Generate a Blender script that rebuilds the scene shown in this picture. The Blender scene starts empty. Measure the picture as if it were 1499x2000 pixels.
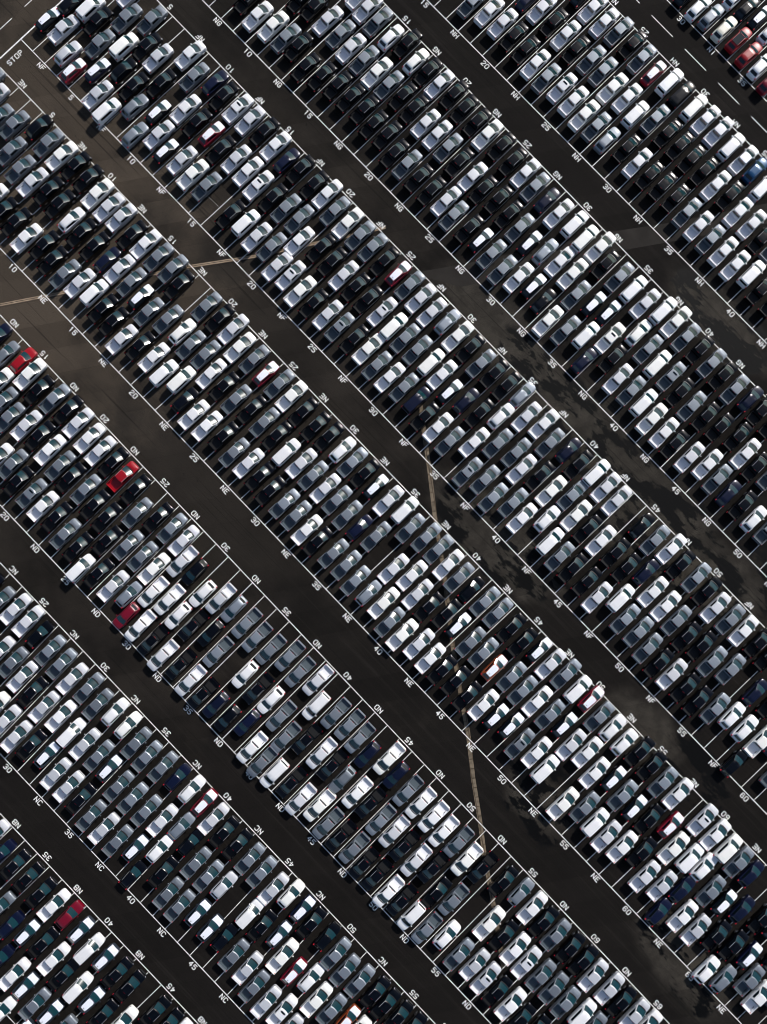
import bpy, math, random
import numpy as np
from mathutils import Vector, Matrix, Euler
random.seed(7)
R_ = math.radians
scn = bpy.context.scene
COL = scn.collection
SUN_EL, SUN_AZ = 35.0, -7.0          # azimuth from +Y towards +X, degrees

# ---------------------------------------------------------------- camera, world, sun, exposure
cd = bpy.data.cameras.new("camera"); cam = bpy.data.objects.new("camera", cd); COL.objects.link(cam)
cam.location = (1.31066, 11.3229, 122.45963)
cam.rotation_euler = (0.03151, -0.00503, 0.80582)
cd.sensor_fit = 'VERTICAL'; cd.sensor_height = 24.0; cd.sensor_width = 18.0
cd.lens = 24.0 * 1570 / 2000
cd.clip_start = 1.0; cd.clip_end = 5000
scn.camera = cam
w = bpy.data.worlds.new("World"); scn.world = w; w.use_nodes = True
nt = w.node_tree; nt.nodes.clear()
wo = nt.nodes.new('ShaderNodeOutputWorld'); bg = nt.nodes.new('ShaderNodeBackground')
sky = nt.nodes.new('ShaderNodeTexSky'); sky.sky_type = 'NISHITA'; sky.sun_disc = False
sky.sun_elevation = R_(SUN_EL); sky.sun_rotation = R_(SUN_AZ)
sky.air_density = 1.0; sky.dust_density = 1.2; sky.ozone_density = 0.7
nt.links.new(sky.outputs[0], bg.inputs[0]); nt.links.new(bg.outputs[0], wo.inputs[0])
bg.inputs[1].default_value = 0.10
sd = bpy.data.lights.new("sun", 'SUN'); sun = bpy.data.objects.new("sun", sd); COL.objects.link(sun)
sd.energy = 4.5; sd.angle = R_(0.6); sd.color = (1.0, 0.955, 0.90)
sv = Vector((math.sin(R_(SUN_AZ))*math.cos(R_(SUN_EL)), math.cos(R_(SUN_AZ))*math.cos(R_(SUN_EL)), math.sin(R_(SUN_EL))))
sun.rotation_euler = sv.to_track_quat('Z', 'Y').to_euler()
sun.location = (0, 60, 150)
scn.view_settings.view_transform = 'Standard'; scn.view_settings.look = 'None'
scn.view_settings.gamma = 1.0; scn.view_settings.exposure = 0.0
scn.render.filter_size = 0.95
scn.cycles.filter_width = 0.95
scn.cycles.max_bounces = 7; scn.cycles.diffuse_bounces = 5; scn.cycles.glossy_bounces = 3

P = 2.7
EDGE = {'NB1': (-58.508, 1.308, 0.00212), 'NC0': (-52.465, 1.126, -0.00022), 'NC1': (-32.918, 0.217, -0.00112), 'ND0': (-26.925, 0.08, -0.00088), 'ND1': (-7.35, -0.316, -0.00495), 'NE0': (0.0, 0, 0), 'NE1': (19.249, 0.269, -0.00059), 'NF0': (24.618, 0.263, -0.00046), 'NF1': (44.119, 0.416, -0.00042), 'NG0': (49.535, 0.45, 0.00376), 'NG1': (69.107, 0.277, -0.00413), 'NH0': (74.797, 0.279, 0.0055), 'NH1': (94.873, 0.071, 0.00186), 'NI0': (101.568, -10.724, -0.00058), 'NB0': (-78.108, 1.308, 0.00212), 'NI1': (121.468, -10.724, -0.00058)}
def edgept(e, n):
    x = P*(n-35) + EDGE[e][1]
    return x, EDGE[e][0] + EDGE[e][2]*x
VEH = """NB 32 -6.53,-60.85,wp
NB 33 -3.7,-61.82,bd
NB 34 -1.11,-61.53,kp
NB 35 1.85,-67.41,gp 1.63,-61.39,kp
NB 36 4.88,-68.16,bd 4.59,-61.55,kp
NB 37 7.44,-72.61,bd 7.44,-67.12,wf 7.22,-61.41,wp
NB 38 10.5,-72.56,wp 10.16,-66.24,kp 9.9,-60.8,ru
NB 39 13.21,-77.57,wu 12.96,-72.58,wf 12.96,-66.78,wp 12.7,-61.13,wf
NB 40 15.81,-73.28,gp 15.6,-67.27,kp 15.51,-61.99,wv
NB 41 17.38,-77.75,wf 18.37,-72.66,wf 18.49,-67.07,wv 18.17,-61.27,wf
NB 42 21.37,-73.19,gp 21.21,-66.93,wf 20.96,-61.39,kp
NB 43 23.94,-67.1,kp 23.64,-61.41,kp
NB 44 26.7,-65.96,wp
NB 45 28.97,-61.25,kp
NB 46 31.59,-61.12,kp
NB 47 33.67,-61.31,wp
NC 22 -33.9,-35.99,kd
NC 23 -31.27,-36.55,gp
NC 24 -28.83,-35.57,wp
NC 25 -25.77,-41.67,wp -26.16,-35.44,wp
NC 26 -23.27,-41.28,gp -23.53,-35.58,kd
NC 27 -20.27,-48.06,wp -20.7,-41.69,sp -20.68,-36.04,gp
NC 28 -17.66,-47.98,wp -17.97,-42.15,kp -18.06,-36.19,gp
NC 29 -14.83,-48.42,wp -15.18,-42.44,sp -15.33,-36.54,wp
NC 30 -12.35,-47.7,kp -12.43,-41.56,wp -12.57,-35.76,gp
NC 31 -9.65,-47.09,wf -9.55,-42.16,wv -9.89,-36.39,gp
NC 32 -6.7,-47.96,sp -6.9,-41.82,sp -7.25,-35.4,wu
NC 33 -4,-47.88,sp -4.19,-41.52,gp -4.48,-35.38,wu
NC 34 -1.4,-47.8,kp -1.75,-41.72,wf -1.7,-36.2,gp
NC 35 1.47,-48.41,gp 1.14,-42.44,gp 0.85,-36.4,gp
NC 36 4.17,-48.33,sp 3.89,-42.2,gp 3.64,-35.79,gp
NC 37 6.92,-48.09,gp 6.64,-41.96,gp 6.29,-35.34,bd
NC 38 9.54,-47,wf 9.32,-41.25,wp 9.04,-35,wu
NC 39 12.13,-49.96,kd 12.13,-44.53,wu 11.94,-39.84,gu 11.79,-34.98,rf
NC 40 14.96,-46.37,kp 14.64,-40.51,kd 14.45,-35.6,wp
NC 41 17.72,-47.93,gp 17.36,-41.93,gp 16.99,-35.79,kp
NC 42 20.25,-48.01,gp 20.05,-41.95,gp 19.68,-35.61,kp
NC 43 22.92,-46.87,wf 22.67,-41.28,su 22.48,-35.75,gp
NC 44 25.82,-47.1,wf 25.12,-35.83,gp
NC 45 28.27,-46.49,kd 28.3,-41.28,wv 28.12,-36.27,sp
NC 46 31.07,-47.15,gp 30.88,-41.2,kp 30.52,-34.98,wu
NC 47 33.9,-47.02,sp 33.6,-40.33,wf 33.32,-35.22,bf
NC 48 36.48,-48.11,gp 36.19,-42.06,wp 35.67,-35.59,kp
NC 49 39.37,-48.44,sp 39.08,-42.51,rf 38.77,-35.4,kd
NC 50 41.98,-47.68,wp* 41.48,-41.32,wu 41.46,-36.17,gp
NC 51 44.6,-48.92,sp 44.31,-42.79,wp 44.14,-36.84,gp
NC 52 46.92,-42.24,gp 46.8,-36.34,gp
NC 53 49.58,-41.52,of 49.57,-35.84,kp
NC 54 51.87,-42.04,wp 51.87,-35.93,kp
NC 55 54.48,-35.8,kp
NC 56 57.14,-35.52,kp
ND 12 -60.92,-9.35,bd
ND 13 -58.11,-10.27,gd
ND 14 -55.65,-14.26,wp -55.6,-9.12,Rd
ND 15 -53.06,-15.62,gp -53.25,-9.72,wp
ND 16 -50.6,-16.43,gp -50.57,-10.42,kp
ND 17 -47.29,-22.05,wp -47.92,-15.44,wp -47.94,-9.59,gp
ND 18 -45.06,-20.96,gp -45.4,-15.05,kp -45.29,-9.31,kp
ND 19 -42.6,-22.1,kp -42.74,-15.41,wp -42.8,-9.53,wp
ND 20 -39.85,-21.92,gp* -39.92,-15.94,gp -39.92,-9.89,wp
ND 21 -37.26,-22.01,wp -37.54,-16.04,kp -37.39,-10.04,wp
ND 22 -34.63,-21.62,kp -34.64,-15.59,gp -34.8,-9.82,kp
ND 23 -31.87,-22.42,gp -32.04,-16.23,kp -32.2,-10.25,Rp
ND 24 -29.12,-22.45,kp -29.4,-16.27,kp -29.45,-10.18,kp
ND 25 -26.55,-24.34,wv -26.76,-18.54,kp -26.7,-12.45,gp
ND 26 -24.07,-22.86,kp -24.11,-16.79,gp -24.01,-10.66,kp
ND 27 -21.18,-22.62,wp -21.38,-16.4,gp -21.38,-10.27,gp
ND 28 -18.63,-21.85,gd -18.82,-16.4,wp -18.81,-10.26,wp
ND 29 -16.6,-24.39,rd! -16.36,-19.04,wp! -16.66,-12.71,wp!
ND 30 -13.99,-23.89,wp! -13.81,-18.05,wp! -14.21,-12.38,kd!
ND 31 -11.15,-24.03,kp! -11.17,-18.74,wu! -11.01,-13.81,wu!
ND 32 -8.43,-24.51,wp! -8.57,-18.14,kp! -8.59,-12.39,sp!
ND 33 -5.62,-23.47,kp! -5.87,-16.99,kd! -6.09,-12.01,gd!
ND 34 -2.83,-24.09,wp! -3.06,-18.16,gp! -3.19,-12.1,gp!
ND 35 -0.11,-24.02,kp! -0.62,-12.42,gp!
ND 36 2.44,-23.8,bd! 2.2,-17.54,wu! 2.15,-12.19,gp!
ND 37 5.1,-23.89,kd! 5.08,-17.63,kp! 4.84,-10.82,gp!
ND 38 7.62,-22.26,bd! 7.63,-17.4,wu! 7.62,-11.35,gp!
ND 39 10.79,-24.32,wp! 10.41,-17.93,gp! 10.37,-10.27,wp!
ND 40 13.39,-24.68,gp! 13.19,-19.63,gp! 12.97,-13.07,wv!
ND 41 15.88,-24.51,wv! 15.53,-17.53,kp! 15.82,-11.76,gp!
ND 42 18.62,-23.63,kp! 18.61,-17.4,wp! 18.47,-11.42,gp!
ND 43 21.38,-24.36,wp! 20.99,-17.45,kp! 20.95,-11.68,gp!
ND 44 23.99,-22.96,wp! 23.59,-17.81,gu! 23.54,-12.56,bd!
ND 45 26.81,-23.86,gp! 26.55,-17.57,wp! 26.18,-10.63,wp!
ND 46 29.45,-23.73,kp! 29.03,-17.19,kp! 28.73,-11.59,bd!
ND 47 32.13,-23.56,gp! 31.89,-17.82,gp! 31.6,-11.9,gp!
ND 48 34.78,-24.08,kp! 34.53,-17.59,wp! 34.24,-11.78,wp!
ND 49 37.3,-23.85,kp! 37.11,-17.95,kp! 37.04,-11.82,wp!
ND 50 40.3,-24.3,wp! 39.86,-18.15,wp! 39.62,-12.19,wp!
ND 51 42.6,-23.75,kp! 42.37,-17.07,kp! 42.31,-11.69,gp!
ND 52 45.23,-24.27,wv! 45.39,-19.13,kp 44.99,-12.61,wp!
ND 53 48.17,-23.93,gp! 47.89,-18.15,gp! 47.51,-11.74,kp!
ND 54 50.99,-22.41,wu 51.13,-10.78,kp
ND 55 54.25,-23.02,gp 54.08,-16.61,wp 54.13,-10.06,gd
ND 56 56.96,-22.37,sp 56.86,-16.33,kp 56.91,-10.42,wp
ND 57 59.52,-22.62,sp* 59.48,-16.42,wp 59.54,-10.63,kp
ND 58 62.08,-22.66,kp 62.09,-16.62,wp* 62.21,-10.67,gp
ND 59 64.8,-22.54,wp 64.92,-16.39,gp 65.04,-10.44,kp
ND 60 67.36,-23,kp 67.58,-16.32,gp 67.7,-10.38,kp
ND 61 70.12,-22.51,kp 70.3,-16.52,gp 70.32,-10.79,sp
ND 62 73.27,-15.91,wv 73.4,-10.4,sp
ND 63 75.72,-16.28,gp 75.95,-10.45,kp
ND 64 78.71,-10.39,sp
ND 65 81.15,-10.22,wp
NE 1 -90.62,16.59,gp
NE 2 -88.32,15.3,wp
NE 3 -85.44,13.7,gp
NE 4 -83.01,14.74,gp
NE 5 -80.37,11.64,gp -80.18,17.24,ku
NE 6 -77.02,4.58,wp -77.31,10.71,gp -77.35,16.63,gp
NE 7 -74.44,4.3,kp -74.56,10.71,wp -74.44,16.7,wp
NE 8 -71.77,4.69,kp -71.9,11.54,kp -71.88,17.19,kp
NE 9 -68.9,4.14,wp -69.21,11.37,kp -69.13,17.19,kp
NE 10 -66.2,5.36,kp -66.29,10.99,wd -66.37,16.64,wp
NE 11 -63.61,4.64,kp -63.71,10.71,kp -63.68,16.47,wp
NE 12 -60.82,4.59,gp -60.81,10.77,kp -61.23,16.74,sp
NE 13 -58.23,5.26,wp -58.02,10.72,bd -58.14,16.08,kp
NE 14 -55.63,5.81,wv -55.58,11.1,wp -55.65,16.63,wp
NE 15 -52.95,5.1,kp -52.91,11.05,gp -52.87,16.67,gp
NE 16 -50.39,4.94,kp -50.28,10.5,kf -50.04,17,gp
NE 17 -47.53,3.96,wp -47.76,9.84,gp -47.62,16,kp
NE 18 -44.85,5.28,kp -44.87,11.16,gp
NE 19 -42.14,5.61,wp -42.05,11.38,wu -42.26,16.73,gp
NE 20 -39.37,5,wv -39.65,10.93,gp -39.6,16.89,kp
NE 21 -36.8,6.21,wv -37.01,11.54,gp -36.95,17.27,wp
NE 22 -34.15,4.46,kd -34.31,10.16,wp -34.2,16.06,wp
NE 23 -31.6,3.96,wp -31.55,10.22,kp -31.38,16.39,gp
NE 24 -28.96,4.24,wp -28.84,10.22,gp -28.61,16.11,rf
NE 25 -26.11,4.96,kp -26.1,10.83,kp -26.03,16.55,gp
NE 26 -23.19,4.43,gp -23.34,10.89,gp -23.38,16.6,wp
NE 27 -20.5,4.87,wp -20.58,10.83,kp -20.44,16.17,kp
NE 28 -17.86,4.71,kp -17.77,10.08,wv -17.53,16.05,kp
NE 29 -15.21,4.33,kp -14.97,10.63,wp -15,16.43,kp
NE 30 -12.31,4.56,gp -12.4,10.62,gp -12.15,16.5,wu
NE 31 -9.78,4.61,gp -9.71,10.62,wp -9.73,16.32,gp
NE 32 -7.09,4.29,wp -7.19,10.67,gp -7.21,16.48,kp
NE 33 -4.69,4.22,kp -4.49,10.24,gp -4.62,16.26,kf
NE 34 -1.75,4.72,gp -1.86,10.18,bd -1.77,16.21,wp
NE 35 0.87,4.89,gp 0.86,11.11,gp 1.01,16.98,wv
NE 36 3.51,4.29,gp 3.55,15.71,gp
NE 37 6.23,4.36,gd 6.19,9.64,wp 6.22,16.48,gp
NE 38 8.88,5.02,wp 8.84,10.95,wp 8.79,16.58,gp
NE 39 11.58,3.71,gp 11.47,9.6,wp 11.47,16.04,wp
NE 40 14.24,3.72,wp 14.03,9.49,kp 13.99,15.87,gp
NE 41 17,4.59,wp 16.63,10.74,kp 16.58,15.92,kd
NE 42 19.72,4.33,wp 19.08,10.74,kf 19.3,16.19,gp
NE 43 22.22,4.38,kp 22.17,10.41,gp 21.86,16.41,gp
NE 44 24.82,4.76,kp 24.66,10.68,gp 24.91,16.25,kp
NE 45 27.63,4.38,kp 27.44,10.25,of 27.63,15.98,kp
NE 46 30.27,5.25,wp 30.19,11.23,gp 30.22,17.01,kf
NE 47 32.82,5.36,kf 32.8,10.96,gp 32.88,16.79,wp
NE 48 35.4,6.07,kf 35.5,11.45,wp 35.58,17.39,gp
NE 49 38.22,5.16,gp* 38.25,11.46,gp 38.46,17.07,wv
NE 50 40.9,6.09,wp 40.9,11.89,kf 40.89,17.5,rf
NE 51 43.56,5.23,wv 43.66,10.6,wp 43.6,16.57,gp
NE 52 46.18,11.58,wp 46.23,16.8,wu
NE 53 49.07,3.62,wp 49.11,10.23,wp 48.98,16.57,wu
NE 54 51.74,5.62,gp 51.73,11.64,kf 51.56,17.27,kp
NE 55 54.43,5.14,wv 54.42,10.92,gp 54.31,17.06,kp
NE 56 57.06,4.93,wp 57,10.87,kf 57.22,16.68,gp
NE 57 59.78,5.57,wp 59.68,11.25,kp 60.02,17.06,wp
NE 58 62.4,7.09,kp 62.62,12.99,rf
NE 59 65.25,4.94,wp 65.27,10.94,wp 65.33,17.01,wp*
NE 60 68.07,5.82,sp 68.05,11.64,wv 68.23,16.85,wp
NE 61 70.5,2.69,bd 70.58,7.54,bd 70.46,12.18,wu 71.02,16.8,wv
NE 62 73.37,4.91,wp 73.66,10.53,gp 73.54,16.57,gp
NE 63 76.2,4.91,sp 76.28,10.74,kf 76.1,16.63,bd
NE 64 78.91,6.54,kp 78.89,11.93,bd
NE 65 81.54,1.91,wu 81.68,7.35,kp 81.93,13.24,kp
NE 66 84.25,2.78,gd 84.5,8.01,bf 84.06,13.72,kf
NE 67 87.01,5.53,gp 87.37,10.44,kd
NE 68 89.61,4.67,wp
NE 69 91.52,6.76,wf
NF 1 -91.54,29.8,kf -90.97,33.9,kd
NF 2 -88.74,30.41,wp -88.33,35.74,wv
NF 3 -85.55,28.29,su -86.04,35.1,kp -85.62,41.84,sp
NF 4 -83.08,27.05,rf -83.25,32.91,gp -83.3,38.68,gp
NF 5 -80.48,29.77,bf -80.41,35.31,wv -80.4,41.25,gp
NF 6 -77.62,27.2,sp -77.71,32.67,ku -77.9,37.82,kp
NF 7 -74.84,26.42,wv -74.76,32.05,kp -75.44,37.85,sp
NF 8 -72.39,30.03,gu -72.2,35.44,kp -72.36,41.76,wp
NF 9 -69.19,27.02,gu -69.26,32.03,kf -69.43,39.85,gp
NF 10 -66.6,29.73,wp -66.69,35.42,wp -66.61,41.52,bd
NF 11 -64.05,28.73,kf -63.93,35.19,kp -64.12,41,kp
NF 12 -61.28,29.56,sp -61.19,35.62,rf -61.21,41.27,wp*
NF 13 -58.52,29.21,wp -58.38,34.9,kp -58.58,41.37,wp
NF 14 -55.74,29.49,gp -55.66,35.67,sp -55.79,41.75,kp
NF 15 -53.03,35.66,wp -52.98,41.45,wp
NF 16 -50.03,29.14,kp -50.39,35.31,wp* -50.23,41.12,bd
NF 17 -47.48,29.86,wv -47.43,35.53,kp -47.73,41.66,kp
NF 18 -44.75,29.63,wp -44.88,35.91,gp -44.55,41.53,kp
NF 19 -42.09,30.23,gp -42.27,36.23,gp -42.11,42.02,wp
NF 20 -39.32,28.78,wp -39.8,33.88,wp -39.41,41.06,gp
NF 21 -36.89,29.27,wp* -36.74,35.48,kp -36.68,41.16,wp
NF 22 -34.09,28.65,wp -34.07,35.3,kp -34.01,41.2,gp
NF 23 -31.34,28.81,kp -31.28,35.13,wp -31.34,41.35,gp
NF 24 -28.58,29.19,wp -28.73,35.17,kp -28.55,41.07,kp
NF 25 -25.98,29.19,gp* -26.08,35.22,kp -25.78,41.33,rf
NF 26 -23.1,29.46,kp -23.2,35.5,wp* -23.23,41.37,gp
NF 27 -20.52,30,wp -20.37,35.16,wv -20.63,41.15,wp
NF 28 -17.79,29.22,gp -17.83,35.2,gp -17.91,40.91,wp
NF 29 -15.14,29.38,wp -15.23,35.3,gp -15.21,41.57,gd
NF 30 -12.51,29.87,gp -12.47,35.46,wv -12.49,41.22,wp
NF 31 -9.81,29.86,bv -9.93,35.39,wp -9.85,41.25,kp
NF 32 -7.14,29.03,kp -7.26,34.44,kf -7.08,40.86,gp
NF 33 -4.56,29.35,wp -4.53,35.25,bd -4.55,41.23,kp
NF 34 -1.82,29.19,gp -1.78,35.41,kp -1.91,41.27,kp
NF 35 0.87,31.76,wp 0.82,37.44,wu 0.72,42.09,gd
NF 36 3.41,27.89,gp* 3.45,34.23,gp 3.57,40.2,wp
NF 37 6.08,28.99,gp 6.4,35.28,gp 6.18,41.35,wp
NF 38 8.89,27.99,gp 8.73,34.1,wp 8.89,40.02,gp
NF 39 11.55,29.64,gp 11.44,35.37,kp 11.67,41.22,bd
NF 40 14.13,28.97,wp 14.24,35.03,wp 14.25,40.77,kp
NF 41 16.87,31.6,wu 16.95,36.84,gp 17.03,41.86,wv
NF 42 19.64,29.56,wv 19.55,35.17,wp 19.61,41.41,wp
NF 43 22.27,29.06,gp 22.23,34.94,kp 22.18,41.17,wp
NF 44 24.88,29.22,kp 24.84,35.21,wp
NF 45 27.82,29.38,kp 27.72,35.52,kp 27.58,41.19,kd
NF 46 30.59,28.84,wp 30.45,35.13,kp 30.48,41.19,gp
NF 47 33.16,31.29,wv 33.04,36.82,bd 33.14,42.06,wp
NF 48 35.85,29.63,gp 35.83,35.51,wp 35.81,41.38,kp
NF 49 38.62,29.74,gp 38.71,35.39,wp 38.86,41.76,gp
NF 50 41.34,29.02,gp 41.37,35.05,gp 41.41,41.43,kp
NF 51 44.1,28.58,kp 44.15,34.39,kp 44.08,40.65,wp
NF 52 46.65,28.9,wp 46.74,35.09,kp 46.9,41.02,gp
NF 53 49.51,28.9,kp 49.51,34.64,gp 49.5,41.28,wp
NF 54 52.22,28.84,kp 52.26,35.84,gp 52.37,41.61,kp
NF 55 54.85,30.03,gp 54.86,41.32,kp
NF 56 57.43,31.06,wu 57.39,36.09,bd
NF 57 60.13,31.11,wu 60.2,36.69,kp
NF 58 62.64,26.25,kd 63.03,31.5,wp
NF 59 65.18,32.85,wf
NF 60 67.99,29.84,gp
NG 8 -72.53,54.18,kp
NG 9 -69.62,53.49,wp
NG 10 -66.82,54.09,wp -66.98,60.23,kp
NG 11 -64.12,54.24,gp -64.64,60.82,kp
NG 12 -61.83,54.67,kp -61.65,60.8,wp -61.13,67.3,wp
NG 13 -58.74,53.25,kp -58.77,60.78,gp -58.8,66.59,wp
NG 14 -55.97,54.06,kp -56.06,60.37,wp -56.19,66.29,gp
NG 15 -53.24,54.83,kp -53.31,60.57,gp -53.09,66.04,wu
NG 16 -50.49,54.93,kp -50.5,60.61,wp -50.59,67.15,kp
NG 17 -47.7,55.19,kp -47.86,60.59,gp -47.7,66.22,wu
NG 18 -45.05,54.61,kp -45.12,60.9,kp -45.23,66.36,kp
NG 19 -42.37,54.98,kp -42.48,60.77,kp -42.59,66.34,sp
NG 20 -39.55,53.8,kp -39.62,60.52,sp -39.86,66.77,kp
NG 21 -36.99,54.06,gp -37.11,60.61,sp -37.16,66.34,kp
NG 22 -34.24,53.82,kp -34.53,60.42,gp -34.31,66.32,kp
NG 23 -31.46,53.86,kp -31.73,60.02,kp -31.79,66.18,wp
NG 24 -28.74,54.4,wp -28.67,59.99,sp -29,66.44,kp
NG 25 -26.33,53.71,gp -26.1,59.69,kp -26.1,66.03,kp
NG 26 -23.23,53.96,kp -23.39,60.34,kp -23.48,66.24,sp
NG 27 -20.73,54.06,kf -20.65,59.88,kp -20.91,65.82,gp
NG 28 -18.05,53.76,gp -17.97,59.69,gp -18.17,65.68,bd
NG 29 -15.15,53.24,gp -15.24,59.11,kf -15.44,65.55,wp
NG 30 -12.57,54.23,wp -12.65,59.98,gd -12.57,66.14,wv
NG 31 -10.04,54.93,kf -10,60.46,wp -9.89,65.73,wv
NG 32 -7.38,54.42,kd -7.28,60.56,wp -7.3,66.49,wp
NG 33 -4.69,52.79,wp -4.58,58.69,gp -4.83,65.17,kp
NG 34 -1.78,53.78,gp -1.74,59.63,kf -1.97,65.42,gp
NG 35 0.89,55.43,wv 0.79,60.34,kf 0.85,65.63,wv
NG 36 3.49,52.57,bd 3.72,57.81,wp* 3.67,65.39,wp
NG 37 6.29,55.84,kp 6.17,61.51,wu 6.35,66.6,wv
NG 38 9.06,54.31,wp 9,60.82,gp 8.94,66.8,wp
NG 39 11.76,54.51,gp 11.6,60.25,wv 11.71,66.27,gp
NG 40 14.4,54.55,wv 14.41,60.45,gp* 14.47,66.42,kp
NG 41 16.99,53.75,wp 17.06,59.7,kp 17.22,66.34,gp
NG 42 19.79,53.63,wp 19.81,59.52,gp 19.76,66.15,kp
NG 43 22.15,53.5,kp 22.44,59.89,kp 22.51,66.07,gp
NG 44 25.15,53.82,wp 25.07,60.26,kp 25.24,66.77,bd
NG 45 27.82,55.03,wp 28.01,61.3,kp 27.61,66.53,kp
NG 46 30.45,54.51,gp 30.65,60.34,wp 30.35,66.45,kp
NG 47 33.19,54.22,bd 33.17,60.04,kp
NG 48 35.92,54.48,kp 35.73,60.91,gp
NG 49 38.65,54.29,wu
NG 50 41.26,54.77,gp
NH 17 -48.32,78.87,gp
NH 18 -45.47,79.87,wp
NH 19 -42.72,80.06,wp -42.77,85.62,bd
NH 20 -40.07,79.81,kp -40.19,85.99,wp
NH 21 -37.31,79.66,kp -37.37,85.79,kp -37.44,92.15,kd
NH 22 -34.61,79.24,wp -34.68,85.81,wp -34.78,91.78,wp
NH 23 -31.91,78.93,gp -31.97,85.27,kp -31.96,91.46,wp
NH 24 -29.13,79.63,wp* -29.18,85.98,gp -29.41,92.15,gp
NH 25 -26.43,79.44,wp -26.6,86,gp -26.49,92.18,kp
NH 26 -23.68,79.07,wp -23.72,85.18,wp -23.9,91.74,gp
NH 27 -21.12,79.21,gp -21.06,85.76,wp -21.04,91.48,rf
NH 28 -18.48,78.95,gu -18.36,84.88,wv -18.31,92.24,wv
NH 29 -15.46,80.17,kp -15.72,86.6,gp -15.68,92.21,kv
NH 30 -12.72,79.8,wp -12.81,86.29,kp -12.88,92.12,wv
NH 31 -10.05,79.72,kp -10.13,86.31,kp -10.26,92.08,wp
NH 32 -7.44,80.02,kp -7.41,86.18,kp -7.58,92.22,wp
NH 33 -4.77,80.16,kp -4.68,86.26,kp -4.57,92.02,wv
NH 34 -1.93,79.91,gp -1.89,86.06,wp -1.79,91.94,sp
NH 35 0.79,79.77,wp 0.71,86.48,kp 0.65,92.18,Bu
NH 36 3.51,79.63,gp 3.45,85.66,wp 3.34,91.07,wv
NH 37 6.22,79.71,wp 6.27,85.85,wp
NH 38 9,79.52,wp 8.89,85.25,kp
NH 39 11.69,80.39,wv 11.21,85.84,gp
NH 40 14.42,79.57,kp
NH 41 17.17,79.72,kp
NI 29 -26.34,103.8,ku
NI 30 -23.58,103.64,wu
NI 31 -21.23,104.11,gu -20.85,109.08,wu
NI 32 -18.43,104.25,cu -18.32,109.04,ku
NI 33 -15.69,104.66,Rb -15.92,109.46,kf
NI 34 -12.94,104.17,Ru -13.22,109.13,wu
NI 35 -10.36,104.18,wu
NI 36 -7.61,103.58,ru"""

# ---------------------------------------------------------------- materials
MATS = {}
def mat(name):
    m = bpy.data.materials.new(name); m.use_nodes = True
    return m, m.node_tree, m.node_tree.nodes['Principled BSDF']
def N(nt, t, **kw):
    n = nt.nodes.new(t)
    for k, v in kw.items():
        if k in ('operation', 'blend_type', 'data_type', 'noise_dimensions', 'feature', 'interpolation_type', 'clamp', 'use_clamp', 'vector_type'): setattr(n, k, v)
    return n
def paint(name, col, metal=0.0, rough=0.35, coat=0.8, vary=0.06):
    m, nt, b = mat(name)
    b.inputs['Metallic'].default_value = metal; b.inputs['Roughness'].default_value = rough
    b.inputs['Coat Weight'].default_value = coat; b.inputs['Coat Roughness'].default_value = 0.15
    if name == 'black_paint': b.inputs['Specular IOR Level'].default_value = .3
    oi = N(nt, 'ShaderNodeObjectInfo'); tc = N(nt, 'ShaderNodeTexCoord')
    no = N(nt, 'ShaderNodeTexNoise'); no.inputs['Scale'].default_value = 1.7; no.inputs['Detail'].default_value = 4
    nt.links.new(tc.outputs['Object'], no.inputs['Vector'])
    a = N(nt, 'ShaderNodeMath', operation='MULTIPLY_ADD'); a.inputs[1].default_value = 2*vary; a.inputs[2].default_value = 1-vary
    nt.links.new(oi.outputs['Random'], a.inputs[0])
    d = N(nt, 'ShaderNodeMath', operation='MULTIPLY_ADD'); d.inputs[1].default_value = 0.10; d.inputs[2].default_value = 0.95
    nt.links.new(no.outputs[0], d.inputs[0])
    mm = N(nt, 'ShaderNodeMath', operation='MULTIPLY'); nt.links.new(a.outputs[0], mm.inputs[0]); nt.links.new(d.outputs[0], mm.inputs[1])
    vm = N(nt, 'ShaderNodeVectorMath', operation='SCALE'); vm.inputs[0].default_value = col[:3]
    nt.links.new(mm.outputs[0], vm.inputs['Scale']); nt.links.new(vm.outputs[0], b.inputs['Base Color'])
    MATS[name] = m; return m
def plain(name, col, rough=0.5, metal=0.0, coat=0.0, spec=0.5):
    m, nt, b = mat(name)
    b.inputs['Roughness'].default_value = rough; b.inputs['Metallic'].default_value = metal
    b.inputs['Coat Weight'].default_value = coat; b.inputs['Specular IOR Level'].default_value = spec
    tc = N(nt, 'ShaderNodeTexCoord'); no = N(nt, 'ShaderNodeTexNoise'); no.inputs['Scale'].default_value = 6
    nt.links.new(tc.outputs['Object'], no.inputs['Vector'])
    d = N(nt, 'ShaderNodeMath', operation='MULTIPLY_ADD'); d.inputs[1].default_value = 0.2; d.inputs[2].default_value = 0.9
    nt.links.new(no.outputs[0], d.inputs[0])
    vm = N(nt, 'ShaderNodeVectorMath', operation='SCALE'); vm.inputs[0].default_value = col[:3]
    nt.links.new(d.outputs[0], vm.inputs['Scale']); nt.links.new(vm.outputs[0], b.inputs['Base Color'])
    MATS[name] = m; return m
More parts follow.
